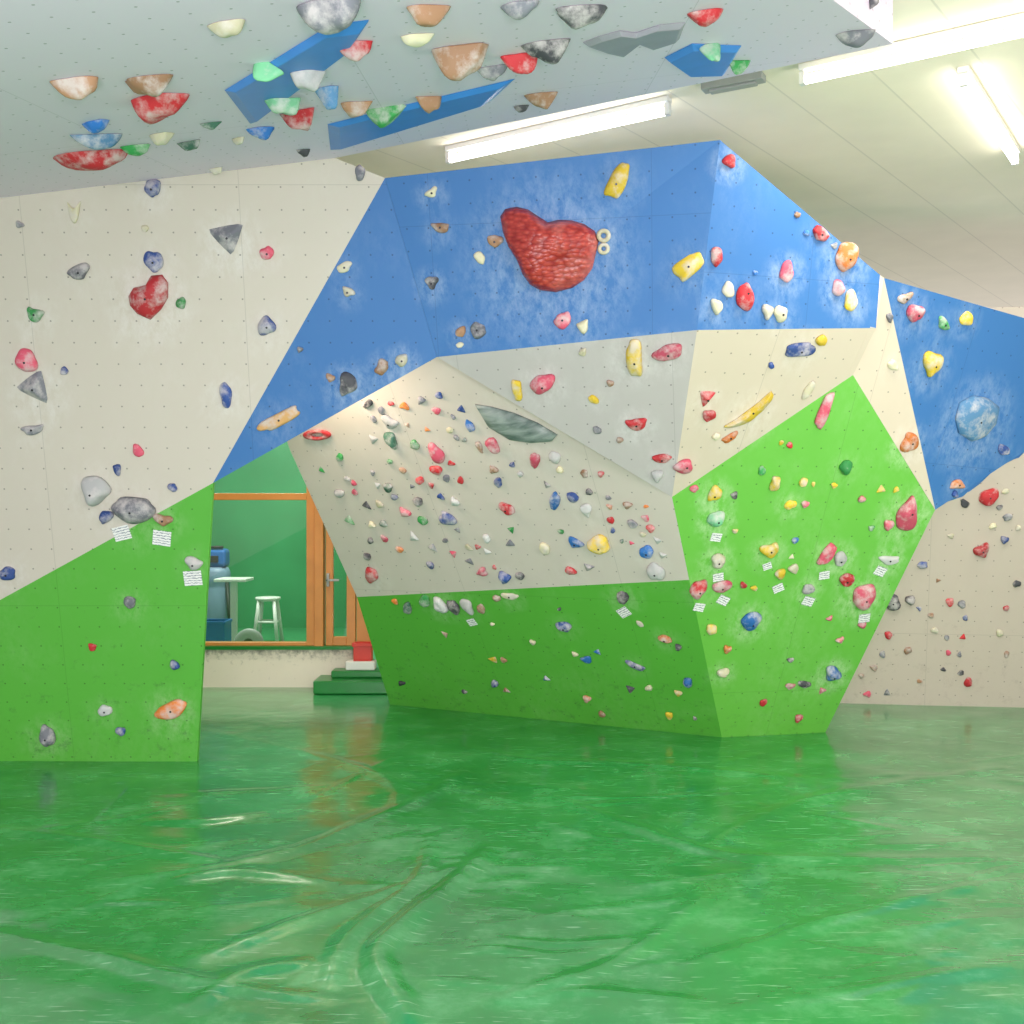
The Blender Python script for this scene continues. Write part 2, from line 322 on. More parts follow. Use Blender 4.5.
wallobj('wall_right',[([B6,B7,G4+Vector((.002,0,0)),G3],'cream2'),([B5,B7,B6],'cream2'),([B7,C1,B7+(C1-B7)*2.2,G4+(C2-G4)*2.4,C2,G4],'blue')],
 'cream and blue climbing wall panels','R')
wallobj('wall_far',[([Vector((1.9,9.3,0)),Vector((1.9,8.8,3.2)),Vector((6.5,8.3,3.2)),Vector((6.5,8.6,0))],'redwall')],
 'warm cream plywood climbing wall with small holds','B')
P3=P(893,44,4.9); OP=plane3(P1,P2,P3); Q=onplane(833,0,OP)
Qf=P3+(Q-P3)*7
Lf=Vector((tl.x-1.0,Qf.y,0)); n=OP[1]; Lf.z=OP[0].z-((Lf.x-OP[0].x)*n.x+(Lf.y-OP[0].y)*n.y)/n.z
tl2=tl+(P1-P2)*0.5
under=[tl2,P2,P3,Qf,Lf]
wallobj('wall_top',[(under,'over')]+[([under[i],under[(i+1)%5],Vector((under[(i+1)%5].x,under[(i+1)%5].y,3.94)),Vector((under[i].x,under[i].y,3.94))],'over') for i in range(5)],
 'pale grey overhanging ceiling box for climbing','O',thick=0)

# ---------------------------------------------------------------- ceiling & floor
ceil=box('ceiling',(-8,-4,3.95),(10,16,4.15),M['conc'],origin=(0,0,3.95)); setp(ceil,'board-marked concrete ceiling slab','ceiling',kind='structure')
creases=[]
def fl(px,py):
    d=1.6*F/(py-512); return Vector(((px-512)/F*d,d))
def spl(pts,k=5):
    q=[]
    for i in range(len(pts)-1):
        p0=pts[max(0,i-1)];p1=pts[i];p2=pts[i+1];p3=pts[min(len(pts)-1,i+2)]
        for s in range(k):
            t=s/k
            q.append(.5*((2*p1)+(p2-p0)*t+(2*p0-5*p1+4*p2-p3)*t*t+(-p0+3*p1-3*p2+p3)*t**3))
    q.append(pts[-1]); return q
def crease(pts,w,h):
    q=spl([fl(*p) for p in pts]); n=len(q)-1
    for i in range(n):
        creases.append((q[i],q[i+1],w,h*math.sin(math.pi*(i+.7)/(n+.4))**.5))
crease([(490,850),(450,890),(395,935),(378,965),(400,1005),(410,1023)],0.055,0.034)
crease([(0,935),(90,955),(200,985),(330,1000)],0.045,0.014)
crease([(130,880),(300,850),(420,800),(470,770)],0.065,0.018)
crease([(200,960),(330,915),(470,865)],0.05,0.015)
crease([(690,965),(860,915),(1023,880)],0.05,0.012)
crease([(560,800),(640,830),(760,860),(1023,860)],0.06,0.014)
crease([(700,850),(820,800),(1000,770)],0.07,0.016)
crease([(200,730),(330,760),(400,790),(380,830)],0.06,0.016)
crease([(500,1000),(620,960),(700,900)],0.045,0.011)
crease([(0,830),(150,850),(300,880)],0.05,0.013)
crease([(740,1010),(900,985),(1023,965)],0.05,0.008)
crease([(420,735),(520,760),(640,765),(800,780)],0.07,0.014)
crease([(330,985),(350,940),(420,880),(430,840)],0.045,0.02)
crease([(150,822),(205,822),(260,815)],0.045,0.022)
crease([(200,1005),(245,975),(300,965)],0.045,0.018)
crease([(180,880),(240,873),(330,885)],0.05,0.02)
for _ in range(70):
    px=random.uniform(0,1024);py=random.uniform(760,1015); a=random.uniform(-0.5,0.5)+random.choice([0,0.25,0.6]); ln=random.uniform(60,260)
    c2=(px+ln*math.cos(a),max(745,py-ln*math.sin(a)*0.45)); mid=((px+c2[0])/2+random.uniform(-8,8),(py+c2[1])/2+random.uniform(-6,6))
    crease([(px,py),mid,c2],random.uniform(0.025,0.05),random.uniform(0.003,0.007))
nx,ny=400,380
xs=[-3.6+7.6*i/nx for i in range(nx+1)]; ys=[2.9+7.4*(j/ny)**1.25 for j in range(ny+1)]
xs=[-8]+xs+[10]; ys=[-4]+ys
H=[[0.0]*len(xs) for _ in ys]
import bisect
for a,b,w,h in creases:
    x0=min(a.x,b.x)-3*w;x1=max(a.x,b.x)+3*w;y0=min(a.y,b.y)-3*w;y1=max(a.y,b.y)+3*w
    ab=b-a; l2=max(1e-9,ab.length_squared)
    for j in range(max(1,bisect.bisect(ys,y0)-1),min(len(ys),bisect.bisect(ys,y1)+1)):
        for i in range(max(1,bisect.bisect(xs,x0)-1),min(len(xs)-1,bisect.bisect(xs,x1)+1)):
            p=Vector((xs[i],ys[j])); t=max(0,min(1,(p-a).dot(ab)/l2)); dd=(p-a-ab*t).length
            v=h*math.exp(-(dd/w)**2)
            H[j][i]=max(H[j][i],v)
for j,y in enumerate(ys):
    for i,x in enumerate(xs):
        if j==0 or i==0 or i==len(xs)-1: continue
        H[j][i]+=0.013*noise.noise(Vector((x*0.9,y*0.9,1)))+0.008*noise.noise(Vector((x*2.4+y*0.6,y*2.4,3)))+0.003*noise.noise(Vector((x*5,y*6,7)))
verts=[];nX=len(xs)
for j,y in enumerate(ys):
    for i,x in enumerate(xs):
        k=1.0 if y<6.6 else max(0.15,1-(y-6.6)/1.2)
        verts.append((x,y,H[j][i]*k+0.006))
faces=[(j*nX+i,j*nX+i+1,(j+1)*nX+i+1,(j+1)*nX+i) for j in range(len(ys)-1) for i in range(nX-1)]
flo=meshobj('floor',verts,faces,[M['floor']],smooth=True); setp(flo,'wrinkled glossy green vinyl crash mat floor','floor',kind='structure')

# ---------------------------------------------------------------- window wall
D=10.0
def zx(px,py,d=D):
    p=P(px,py,d); return p.x,p.z
xl,zs=zx(203,646); _,zh=zx(213,500); _,zh2=zx(213,491); xm0,_=zx(306,500); xm1,_=zx(314,500)
zt=2.35
lowb=box('wall_back',(-6,D,-0.02),(-1.45,D+0.2,zs-0.03),M['concwall'],origin=(0,D,0)); setp(lowb,'low stained cream concrete parapet wall','wall',kind='structure')
up=box('wall_back.001',(-6,D,zt),(2.0,D+0.2,3.95),M['concwall'],origin=(0,D,3)); setp(up,'concrete wall above the timber window','wall',kind='structure')
trm=box('trim_1',(-6,D-0.03,zs-0.03),(-1.42,D+0.2,zs),M['greenstep']); setp(trm,'dark green window ledge','trim',kind='structure')
wf=boxes('window_1',[((-4.2,D+.02,zs),(-4.12,D+.12,zt)),((xm0,D+.02,zs),(xm1,D+.12,zt)),((-4.12,D+.02,zs),(xm0,D+.12,zs+.03)),((-4.12,D+.02,zh),(xm0,D+.12,zh2-.02)),((-4.12,D+.02,zt-.06),(xm0,D+.12,zt))],M['wood'],(-3,D+.07,zs),0.004)
setp(wf,'orange timber framed interior window','window',kind='structure')
g=boxes('glass_pane',[((-4.12,D+.065,zs+.03),(xm0,D+.071,zh)),((-4.12,D+.065,zh2-.02),(xm0,D+.071,zt-.06))],M['glass'],(-3,D+.07,zs)); parent(g,wf)
xd0=xm1+.012; xd1=xd0+0.62
dr=boxes('door_1',[((xd0-.01,D+.0,zs-.03),(xd0+.07,D+.14,zt)),((xd1+.03,D+.0,0),(xd1+.11,D+.14,zt)),((xd0+.07,D+.0,zt-.08),(xd1+.03,D+.14,zt))],M['wood'],(xd0,D+.07,zs),0.004)
setp(dr,'orange timber framed glass door','door',kind='structure')
dl=boxes('door_leaf',[((xd0+.09,D+.03,zs),(xd0+.155,D+.09,zt-.1)),((xd0+.28,D+.03,zs),(xd0+.36,D+.09,zt-.1)),((xd0+.155,D+.03,zs),(xd0+.28,D+.09,zs+.08)),((xd0+.155,D+.03,zt-.2),(xd0+.28,D+.09,zt-.1)),((xd0+.37,D+.03,zs),(xd1+.02,D+.09,zt-.1))],M['wood'],(xd0+.3,D+.06,zs),0.004); parent(dl,dr)
dg=box('glass_pane',(xd0+.155,D+.055,zs+.08),(xd0+.28,D+.061,zt-.2),M['glass']); parent(dg,dr)
hx,hz=zx(321,580)
dh=boxes('door_handle',[((xd0+.10,D-.0,hz-.06),(xd0+.125,D+.03,hz+.06)),((xd0+.10,D-.04,hz-.01),(xd0+.22,D-.02,hz+.01)),((xd0+.10,D-.04,hz-.01),(xd0+.12,D+.0,hz+.01))],M['grey'],(xd0+.12,D,hz),0.003); parent(dh,dr)
fl2=box('floor.001',(-7,D+.2,-.02),(1.5,15,0.06),M['greenroom']); setp(fl2,'dark green floor of the room beyond the glass','floor',kind='structure')
wb=box('wall_beyond',(-7,14.6,0.06),(1.5,14.8,3.95),M['greenroom']); setp(wb,'dark green painted wall beyond the glass','wall',kind='structure')
d2=12.5
def bx(px,py,d=d2): return P(px,py,d)
tx=bx(234,578).x; tz=bx(234,578).z; f0=0.06
e=empty('bar_table',(tx,d2,f0)); setp(e,'white bar table with a single central post','table')
w=0.18
o=box('table_top',(tx-w,d2-.2,tz-.035),(tx+w,d2+.2,tz),M['white'],0.008); parent(o,e)
o=box('post',(tx-.035,d2-.035,f0+.03),(tx+.035,d2+.035,tz-.035),M['white'],0.005); parent(o,e)
o=box('base_plate',(tx-.14,d2-.14,f0),(tx+.14,d2+.14,f0+.03),M['white'],0.008); parent(o,e)
d3=12.9; sx=bx(268,597,d3).x; sz=bx(268,597,d3).z
e=empty('bar_stool',(sx,d3,f0)); setp(e,'white bar stool with splayed legs and round seat','stool')
o=lathe('seat',[(0.10,-.045),(0.135,-.04),(0.15,-.015),(0.142,0),(0.10,.004)],M['white'],(sx,d3,sz)); parent(o,e)
feet=[]
for ax,ay in((-1,-1),(1,-1),(1,1),(-1,1)):
    t=(sx+ax*.085,d3+ay*.085,sz-.03); ft=(sx+ax*.14,d3+ay*.14,f0+.002); feet.append((t,ft))
    o=tubeobj('leg',ft,t,0.022,M['white']); parent(o,e)
mids=[Vector(a)*0.5+Vector(b)*0.5 for a,b in feet]
for i in range(4):
    o=tubeobj('rung',mids[i],mids[(i+1)%4],0.014,M['white']); parent(o,e)
vx=bx(217,600,13.2).x; e=empty('vacuum_cleaner',(vx,13.2,f0)); setp(e,'grey and blue upright workshop vacuum cleaner','vacuum cleaner')
o=lathe('tank',[(0.14,0.06),(0.16,.10),(0.16,.62),(0.15,.66),(.16,.68),(.16,.82),(0.13,.88)],M['greym'],(vx,13.2,f0)); parent(o,e)
o=box('motor_head',(vx-.13,13.08,f0+.88),(vx+.13,13.32,f0+1.1),M['bluep'],.04); parent(o,e)
o=tubeobj('handle',(vx-.1,13.1,f0+1.12),(vx+.1,13.1,f0+1.12),.018,M['dark']); parent(o,e)
o=box('switch_panel',(vx-.05,13.06,f0+.94),(vx+.05,13.08,f0+1.02),M['dark'],.005); parent(o,e)
for i in range(3):
    a=i*2.09; o=lathe('castor',[(0.03,-.03),(0.035,0),(0.03,.03)],M['dark'],(vx+.11*math.cos(a),13.2+.11*math.sin(a),f0+.036),12,rot=(math.pi/2,0,0)); parent(o,e)
o=tubeobj('hose',(vx+.14,13.12,f0+.7),(vx+.22,13.0,f0+.1),.025,M['dark']); parent(o,e)
def crate(name,cx,cy,z0,w,dp,h,mat,label,cat):
    t=.012
    o=boxes(name,[((cx-w/2,cy-dp/2,z0),(cx+w/2,cy+dp/2,z0+t)),((cx-w/2,cy-dp/2,z0+t),(cx+w/2,cy-dp/2+t,z0+h)),((cx-w/2,cy+dp/2-t,z0+t),(cx+w/2,cy+dp/2,z0+h)),
     ((cx-w/2,cy-dp/2+t,z0+t),(cx-w/2+t,cy+dp/2-t,z0+h)),((cx+w/2-t,cy-dp/2+t,z0+t),(cx+w/2,cy+dp/2-t,z0+h)),
     ((cx-w/2-.012,cy-dp/2-.012,z0+h-.03),(cx+w/2+.012,cy-dp/2,z0+h)),((cx-w/2-.012,cy-dp/2,z0+h-.03),(cx-w/2,cy+dp/2,z0+h)),((cx+w/2,cy-dp/2,z0+h-.03),(cx+w/2+.012,cy+dp/2,z0+h)),((cx-w/2,cy+dp/2,z0+h-.03),(cx+w/2,cy+dp/2+.012,z0+h))],mat,(cx,cy,z0),.002)
    setp(o,label,cat); return o
bc=bx(216,625,12.0); crate('storage_crate',bc.x,12.0,f0,.26,.3,.36,M['bluep'],'blue plastic storage crate on the floor behind the glass','crate')
wx=bx(249,628,11.6); e=lathe('wheel',[(0.03,-.03),(0.09,-.035),(0.14,-.03),(0.155,-.015),(.155,.015),(0.14,.03),(0.09,.035),(0.03,.03)],M['grey'],(wx.x,11.6,f0+.157),32,rot=(math.pi/2,0,0)); setp(e,'grey spare wheel standing upright near the bar table','wheel')
o=lathe('hub',[(0.05,-.045),(0.055,-.03),(0.055,.03),(.05,.045)],M['dark'],(wx.x,11.6,f0+.157),20,rot=(math.pi/2,0,0)); parent(o,e)
x0=P(313,690,9.6).x;x1=P(384,690,9.6).x
zA=P(0,681,9.6).z
s=box('step_block',(x0,9.6,0.008),(x1+.05,9.97,zA),M['greenstep'],.012); setp(s,'low green vinyl covered step block','step')
zB=P(0,671,9.76).z
s=box('step_block',(x0+.13,9.76,zA+.001),(x1+.05,9.97,zB),M['greenstep'],.012); setp(s,'smaller green vinyl step stacked under the door','step')
cx=P(362,650,9.85).x
t=box('plastic_tray',(cx-.14,9.79,zB+.001),(cx+.12,9.94,zB+.08),M['white'],.01); setp(t,'white plastic box lid lying on the step','tray')
crate('storage_crate',cx+.01,9.86,zB+.082,.16,.12,.16,M['redp'],'small red plastic crate on the white box','crate')

# ---------------------------------------------------------------- fluorescent lights
zc=3.95
def cpt(px,py,z=3.9): 
    d=(z-1.6)*F/(512-py); return Vector(((px-512)/F*d,d,z))
def fixture(a,b):
    a=Vector(a);b=Vector(b); mid=(a+b)/2; d=(b-a); ln=d.length; ang=math.atan2(d.y,d.x)
    e=empty('fluorescent_light',(mid.x,mid.y,zc)); setp(e,'white batten fluorescent lamp with one glowing tube','ceiling light','fluorescent lamps on the concrete ceiling')
    bd=box('housing',(-ln/2,-.03,zc-.035-mid.z),(ln/2,.03,zc-.001-mid.z),M['white'],.006,origin=(0,0,0)); bd.location=mid; bd.rotation_euler=(0,0,ang)
    parent(bd,e)
    u=d.normalized()
    tb=tubeobj('tube',a+u*.03+Vector((0,0,-.03)),b-u*.03+Vector((0,0,-.03)),.024,M['tube']); parent(tb,e)
    for q in (a+u*.015,b-u*.015):
        o=box('lamp_holder',(-.014,-.02,-.055),(.014,.02,.01),M['white'],origin=(0,0,0)); o.location=q; o.rotation_euler=(0,0,ang); parent(o,e)
    ld=bpy.data.lights.new('tube_light','AREA'); ld.shape='RECTANGLE'; ld.size=ln; ld.size_y=.08; ld.energy=30; ld.color=(1,.97,.9)
    lo=link(bpy.data.objects.new('tube_light',ld)); lo.location=mid+Vector((0,0,-.075)); lo.rotation_euler=(0,0,ang)
fixture(cpt(447,155),cpt(670,105))
a=cpt(800,75);b=cpt(1024,25); fixture(a,a+(b-a).normalized()*1.55)
a=cpt(963,75);b=cpt(1024,170); fixture(a,a+(b-a).normalized()*1.6)
a=cpt(707,93);b=cpt(760,83)
o=boxes('junction_box',[((-.17,-.04,-.04),(.17,.04,0)),((-.13,-.025,-.055),(.13,.025,-.04))],M['grey'],(0,0,0),.004); o.location=((a+b)/2).xy.to_3d()+Vector((0,0,3.949)); o.rotation_euler=(0,0,math.atan2(b.y-a.y,b.x-a.x)); setp(o,'grey metal cable junction box on the concrete ceiling','junction box')

# ---------------------------------------------------------------- volumes on overhang
def hit(px,py,tag=None):
    r=ray(px,py); best=None
    for a,b,c,n,tg in TRIS:
        if tag and tg!=tag and not (tag=='O' and tg=='V'): continue
        h=intersect_ray_tri(a,b,c,r,CAM,True)
        if h is not None and h.y>0.1:
            if best is None or h.y<best[0].y: best=(h,n if n.dot(CAM-h)>0 else -n,tg)
    return best
def volume(pts,mk,h,label,inset=.72):
    q=[onplane(x,y,OP) for x,y in pts]; n=OP[1].copy()
    if n.z>0:n=-n
    c=sum(q,Vector())/len(q)
    vs=[p-c for p in q]; inn=[(p-c)*inset+n*h for p in q]; k=len(q)
    V=vs+inn; fs=[tuple(range(k,2*k))]+[(i,(i+1)%k,k+(i+1)%k,k+i) for i in range(k)]+[tuple(range(k))[::-1]]
    o=meshobj('climbing_volume',V,fs,[M[mk]]); o.location=c+n*.001
    md=o.modifiers.new('Bevel','BEVEL'); md.width=.004; md.segments=2
    setp(o,label,'climbing volume','angular volumes on the overhang')
    for f in fs[:-1]:
        for i in range(1,len(f)-1):
            a,b,cc=[V[t]+c for t in (f[0],f[i],f[i+1])]; tn=(b-a).cross(cc-a).normalized(); TRIS.append((a,b,cc,tn,'V'))
volume([(224,90),(330,24),(370,19),(352,46),(250,124)],'volblue',.022,'large blue faceted wooden volume bolted under the overhang',.85)
volume([(327,124),(390,108),(516,78),(492,100),(330,150)],'volblue',.022,'long blue wedge shaped wooden volume under the overhang',.85)
volume([(664,57),(692,43),(742,45),(725,73),(688,74)],'volblue',.022,'small blue faceted volume under the overhang',.85)
volume([(582,42),(598,36),(620,30),(636,32),(660,24),(686,22),(680,38),(655,46),(640,40),(622,54),(604,50)],'volgrey',.02,'long flat scalloped grey volume under the overhang',.88)

# ---------------------------------------------------------------- holds
def outline(kind,rng,n=27):
    pts=[]
    ph=[rng.uniform(0,6.28) for _ in range(4)]
    am=.3 if kind=='tri' else 1
    for i in range(n):
        t=2*math.pi*i/n; x=math.cos(t);y=math.sin(t); r=1+am*(.08*math.sin(2*t+ph[0])+.08*math.sin(3*t+ph[1])+.045*math.sin(5*t+ph[2]))
        if kind=='tri':
            k2=.5/max(.5,math.cos(((t+math.pi/2)%(2*math.pi/3))-math.pi/3)); r=(.94*k2+.06)
        elif kind=='drop': x*= (1.0+.45*y)
        elif kind=='heart':
            x*=(1+.35*y); y+= -0.2*math.exp(-((x-.2)/.35)**2) if y>0 else 0
        elif kind=='bean': y=y*.75+.35*x*x
        elif kind=='bar':
            x=math.copysign(abs(x)**.5,x); y=math.copysign(abs(y)**.8,y)
        elif kind=='banana': y=y*.5+.7*x*x
        elif kind=='claw': x=x*.6+.35*y*y
        pts.append((x*r,y*r))
    x0=min(p[0] for p in pts);x1=max(p[0] for p in pts);y0=min(p[1] for p in pts);y1=max(p[1] for p in pts)
    return [((p[0]-x0)/(x1-x0)-.5,(p[1]-y0)/(y1-y0)-.5) for p in pts]
def blobmesh(name,ol,w,h,dep,mat,rng,ns=.12,rings=7,skew=0.0,dip=0.0,shell=0,skx=0.0):
    n=len(ol);vs=[];fs=[]; cx=sum(p[0] for p in ol)/n; cy=sum(p[1] for p in ol)/n
    off=rng.uniform(0,100); sz=min(w,h)
    if shell: rings+=1
    for j in range(rings):
        if shell:
            t=(j/rings)*math.pi/2; s=math.cos(t); z=1-s**shell
        else:
            t=(j/rings)*math.pi/2; s=math.cos(t)**.85; z=math.sin(t)
        for x,y in ol:
            X=(cx+(x-cx)*s)*w+skx*z*w; Y=(cy+(y-cy)*s)*h+skew*z*h
            nz=noise.noise(Vector((X/sz*1.6+off,Y/sz*1.6,z*1.2)))
            zz=z*dep*(1+ns*2.2*nz)-dip*dep*max(0,(z-.6))
            vs.append((X*(1+ns*nz*.5*z),Y*(1+ns*nz*.5*z),max(0,zz)))
    nz=noise.noise(Vector(((cx*w+skx*w)/sz*1.6+off,(cy*h+skew*h)/sz*1.6,1.2)))
    vs.append((cx*w+skx*w,cy*h+skew*h,dep*(1+ns*2.2*nz-dip*.4)))
    for j in range(rings-1):
        for i in range(n): fs.append((j*n+i,j*n+(i+1)%n,(j+1)*n+(i+1)%n,(j+1)*n+i))
    for i in range(n): fs.append(((rings-1)*n+i,(rings-1)*n+(i+1)%n,rings*n))
    fs.append(tuple(range(n))[::-1])
    o=meshobj(name,vs,fs,[mat],smooth=True); o.data.polygons[len(fs)-1].use_smooth=False; return o
def ringmesh(name,w,h,mat):
    vs=[];fs=[];S=24;T=10;R=.34;rr=.16
    for i in range(S):
        a=2*math.pi*i/S
        for j in range(T):
            b=2*math.pi*j/T; q=R+rr*math.cos(b); vs.append((q*math.cos(a)*w,q*math.sin(a)*h,rr*min(w,h)*(1+math.sin(b))))
    for i in range(S):
        for j in range(T): fs.append((i*T+j,((i+1)%S)*T+j,((i+1)%S)*T+(j+1)%T,i*T+(j+1)%T))
    return meshobj(name,vs,fs,[mat],smooth=True)
def frame(n,tag):
    up=Vector((0,-1,0)) if tag in('O','V') else Vector((0,0,1))
    up=(up-n*up.dot(n)).normalized(); right=up.cross(n)
    return right,up
placed=[]; placed3=[]; CHALK=[]
WALLDESC={'L':'the cream wall','C':'the faceted central wall','W':'the recessed white wall','R':'the blue side panel','B':'the far cream wall','O':'the white overhang','V':'the overhang volumes'}
SH={'tri':'triangular','drop':'teardrop shaped','heart':'heart shaped','bean':'curved','bar':'oblong','banana':'banana shaped','claw':'hooked','ell':'rounded','ring':'ring shaped'}
boltme=None
def hold(px,py,w,h,c,kind='ell',rot=0,mat=None,dep=None,tag=None,ol=None,label=None,bolt=True,ns=.15):
    global boltme
    r=hit(px,py,tag)
    if r is None: return None
    p,n,tg=r; d=p.y; rng=random.Random(int(px*31+py*7))
    wm=w/F*d; hm=h/F*d
    over=tg in('O','V')
    right,up=frame(n,tg)
    if over:
        dp=hm*0.68; hm=wm*rng.uniform(.55,.72)
    else:
        v=(CAM-p).normalized(); cs=max(.5,abs(v.dot(Vector((n.x,n.y,0)).normalized()))); wm/=cs
        dp=min(wm,hm)*rng.uniform(.32,.5)
        if kind=='tri': dp*=.7
    R=math.sqrt(wm*hm)*.5
    f=1.0
    for q,rq in placed3:
        dd=(q-p).length
        if dd<R+rq: f=min(f,max(.55,(dd-rq*.92)/R))
    if f<1 and not ol: wm*=f;hm*=f;dp*=(f if not over else math.sqrt(f));R*=f
    if dep: dp=dep
    placed3.append((p.copy(),R))
    if not over and w>=12 and tg!='B': CHALK.append((p.copy(),R*2.1+.05,rng.uniform(.3,1)))
    m=mat or M['h_'+c]
    if kind=='ring': o=ringmesh('climbing_hold',wm,hm,m)
    else: o=blobmesh('climbing_hold',ol or outline(kind,rng),wm,hm,dp,m,rng,ns=ns,skew=(0 if over else -.08),dip=0 if over else rng.choice([0,.25,.5]),rings=7 if w>=12 else 5,shell=(rng.uniform(2.2,3.2) if over else (1.3 if kind=='tri' else 0)),skx=rng.uniform(-.1,.1) if over else 0)
    a=math.radians(rot if not over else rng.uniform(-25,25))
    X=right*math.cos(a)+up*math.sin(a); Y=up*math.cos(a)-right*math.sin(a)
    mw=Matrix((X,Y,n)).transposed().to_4x4(); mw.translation=p+n*.0015
    o.matrix_world=mw
    cname=HC[c][1]
    big='large ' if w>=36 else ('small ' if w<12 else '')
    setp(o,label or f"{big}{cname} {SH[kind]} climbing hold on {WALLDESC[tg]}",'climbing hold',f"climbing holds on {WALLDESC[tg]}")
    if bolt and w>=14 and kind!='ring' and not over:
        if boltme is None:
            vs=[(.0065*math.cos(i*math.pi/6),.0065*math.sin(i*math.pi/6),z) for z in(0,.005) for i in range(12)]
            fs=[tuple(range(12))[::-1],tuple(range(12,24))]+[(i,(i+1)%12,12+(i+1)%12,12+i) for i in range(12)]
            t=meshobj('bolt',vs,fs,[M['bolt']]); boltme=t.data; bpy.data.objects.remove(t)
        bo=link(bpy.data.objects.new('bolt',boltme))
        lv=o.data.vertices[len(o.data.vertices)-1].co
        bo.parent=o; bo.location=(lv.x,lv.y,lv.z-.003)
    placed.append((px,py,max(w,h)/2))
    return o
OV=[(75,80,48,27,'t'),(150,79,50,24,'t'),(158,99,68,30,'r'),(96,122,30,15,'b'),(95,137,50,18,'l'),(90,154,76,23,'r'),(137,146,30,15,'g'),(161,134,26,16,'w'),
(212,123,22,8,'d'),(192,142,26,11,'d'),(228,24,42,20,'w'),(271,68,32,30,'q'),(308,72,36,26,'c'),(282,100,36,22,'q'),(303,112,40,26,'r'),(260,128,28,15,'b'),
(327,88,26,32,'l'),(355,43,36,24,'r'),(356,103,32,20,'t'),(388,112,44,28,'g'),(330,3,74,40,'e'),(427,8,46,26,'t'),(417,36,34,14,'w'),(460,48,58,46,'t'),
(426,98,28,22,'t'),(520,4,40,18,'e'),(580,10,56,24,'k'),(546,43,50,26,'k'),(519,56,38,24,'r'),(494,68,34,16,'e'),(541,94,34,20,'t'),(521,106,16,8,'k'),(705,12,36,18,'r'),
(709,48,24,28,'q'),(736,62,26,18,'g'),(855,33,40,18,'e'),(239,138,16,9,'w'),(216,168,14,9,'w'),(870,2,16,14,'k'),(303,150,14,9,'k')]
for i,(x,y,w,h,c) in enumerate(OV): hold(x,y,w,h,c,['ell','drop','ell','bean','tri'][i%5],tag='O')
redol=[(503,216),(508,209),(519,207),(530,210),(540,217),(549,223),(560,221),(572,222),(584,226),(594,233),(598,243),(595,256),(592,268),(584,279),(572,287),(556,291),(540,289),(530,283),(523,272),(518,257),(510,243),(505,229)]
def densify(p):
    q=[]
    for i in range(len(p)):
        a=p[i];b=p[(i+1)%len(p)]; q+= [a,((a[0]+b[0])/2,(a[1]+b[1])/2)]
    return q
def norm(p):
    x0=min(a for a,_ in p);x1=max(a for a,_ in p);y0=min(a for _,a in p);y1=max(a for _,a in p)
    r=[((a-x0)/(x1-x0)-.5,-((b-y0)/(y1-y0)-.5)) for a,b in p]
    return r[::-1]
hold(550,249,95,84,'r','ell',0,mat=M['redscale'],ol=norm(densify(redol)),dep=.15,label='very large red scaly lump shaped climbing hold on blue panel',ns=.22,bolt=False)
rl=[(131,295),(136,287),(148,284),(153,275),(163,274),(168,282),(167,297),(160,308),(150,318),(138,312),(132,304)]
hold(149,297,38,44,'r','heart',0,ol=norm(densify(rl)),dep=.08,label='red heart shaped climbing hold on the cream wall')
cl=[(484,394),(500,398),(520,406),(540,418),(556,432),(550,438),(530,439),(508,434),(490,418)]
hold(517,422,72,46,'d','bean',0,mat=M['smoothgrey'],ol=norm(densify(cl)),dep=.05,label='large chalky grey-green crescent climbing hold on the recessed wall',ns=.02,bolt=False)
bl_=[(958,404),(968,396),(982,398),(994,406),(995,422),(988,436),(976,441),(964,434),(958,420)]
hold(976,418,38,46,'l','ell',0,dep=.06,ns=.2,ol=norm(densify(bl_)),label='large rough chalky light blue angular climbing hold on blue panel')
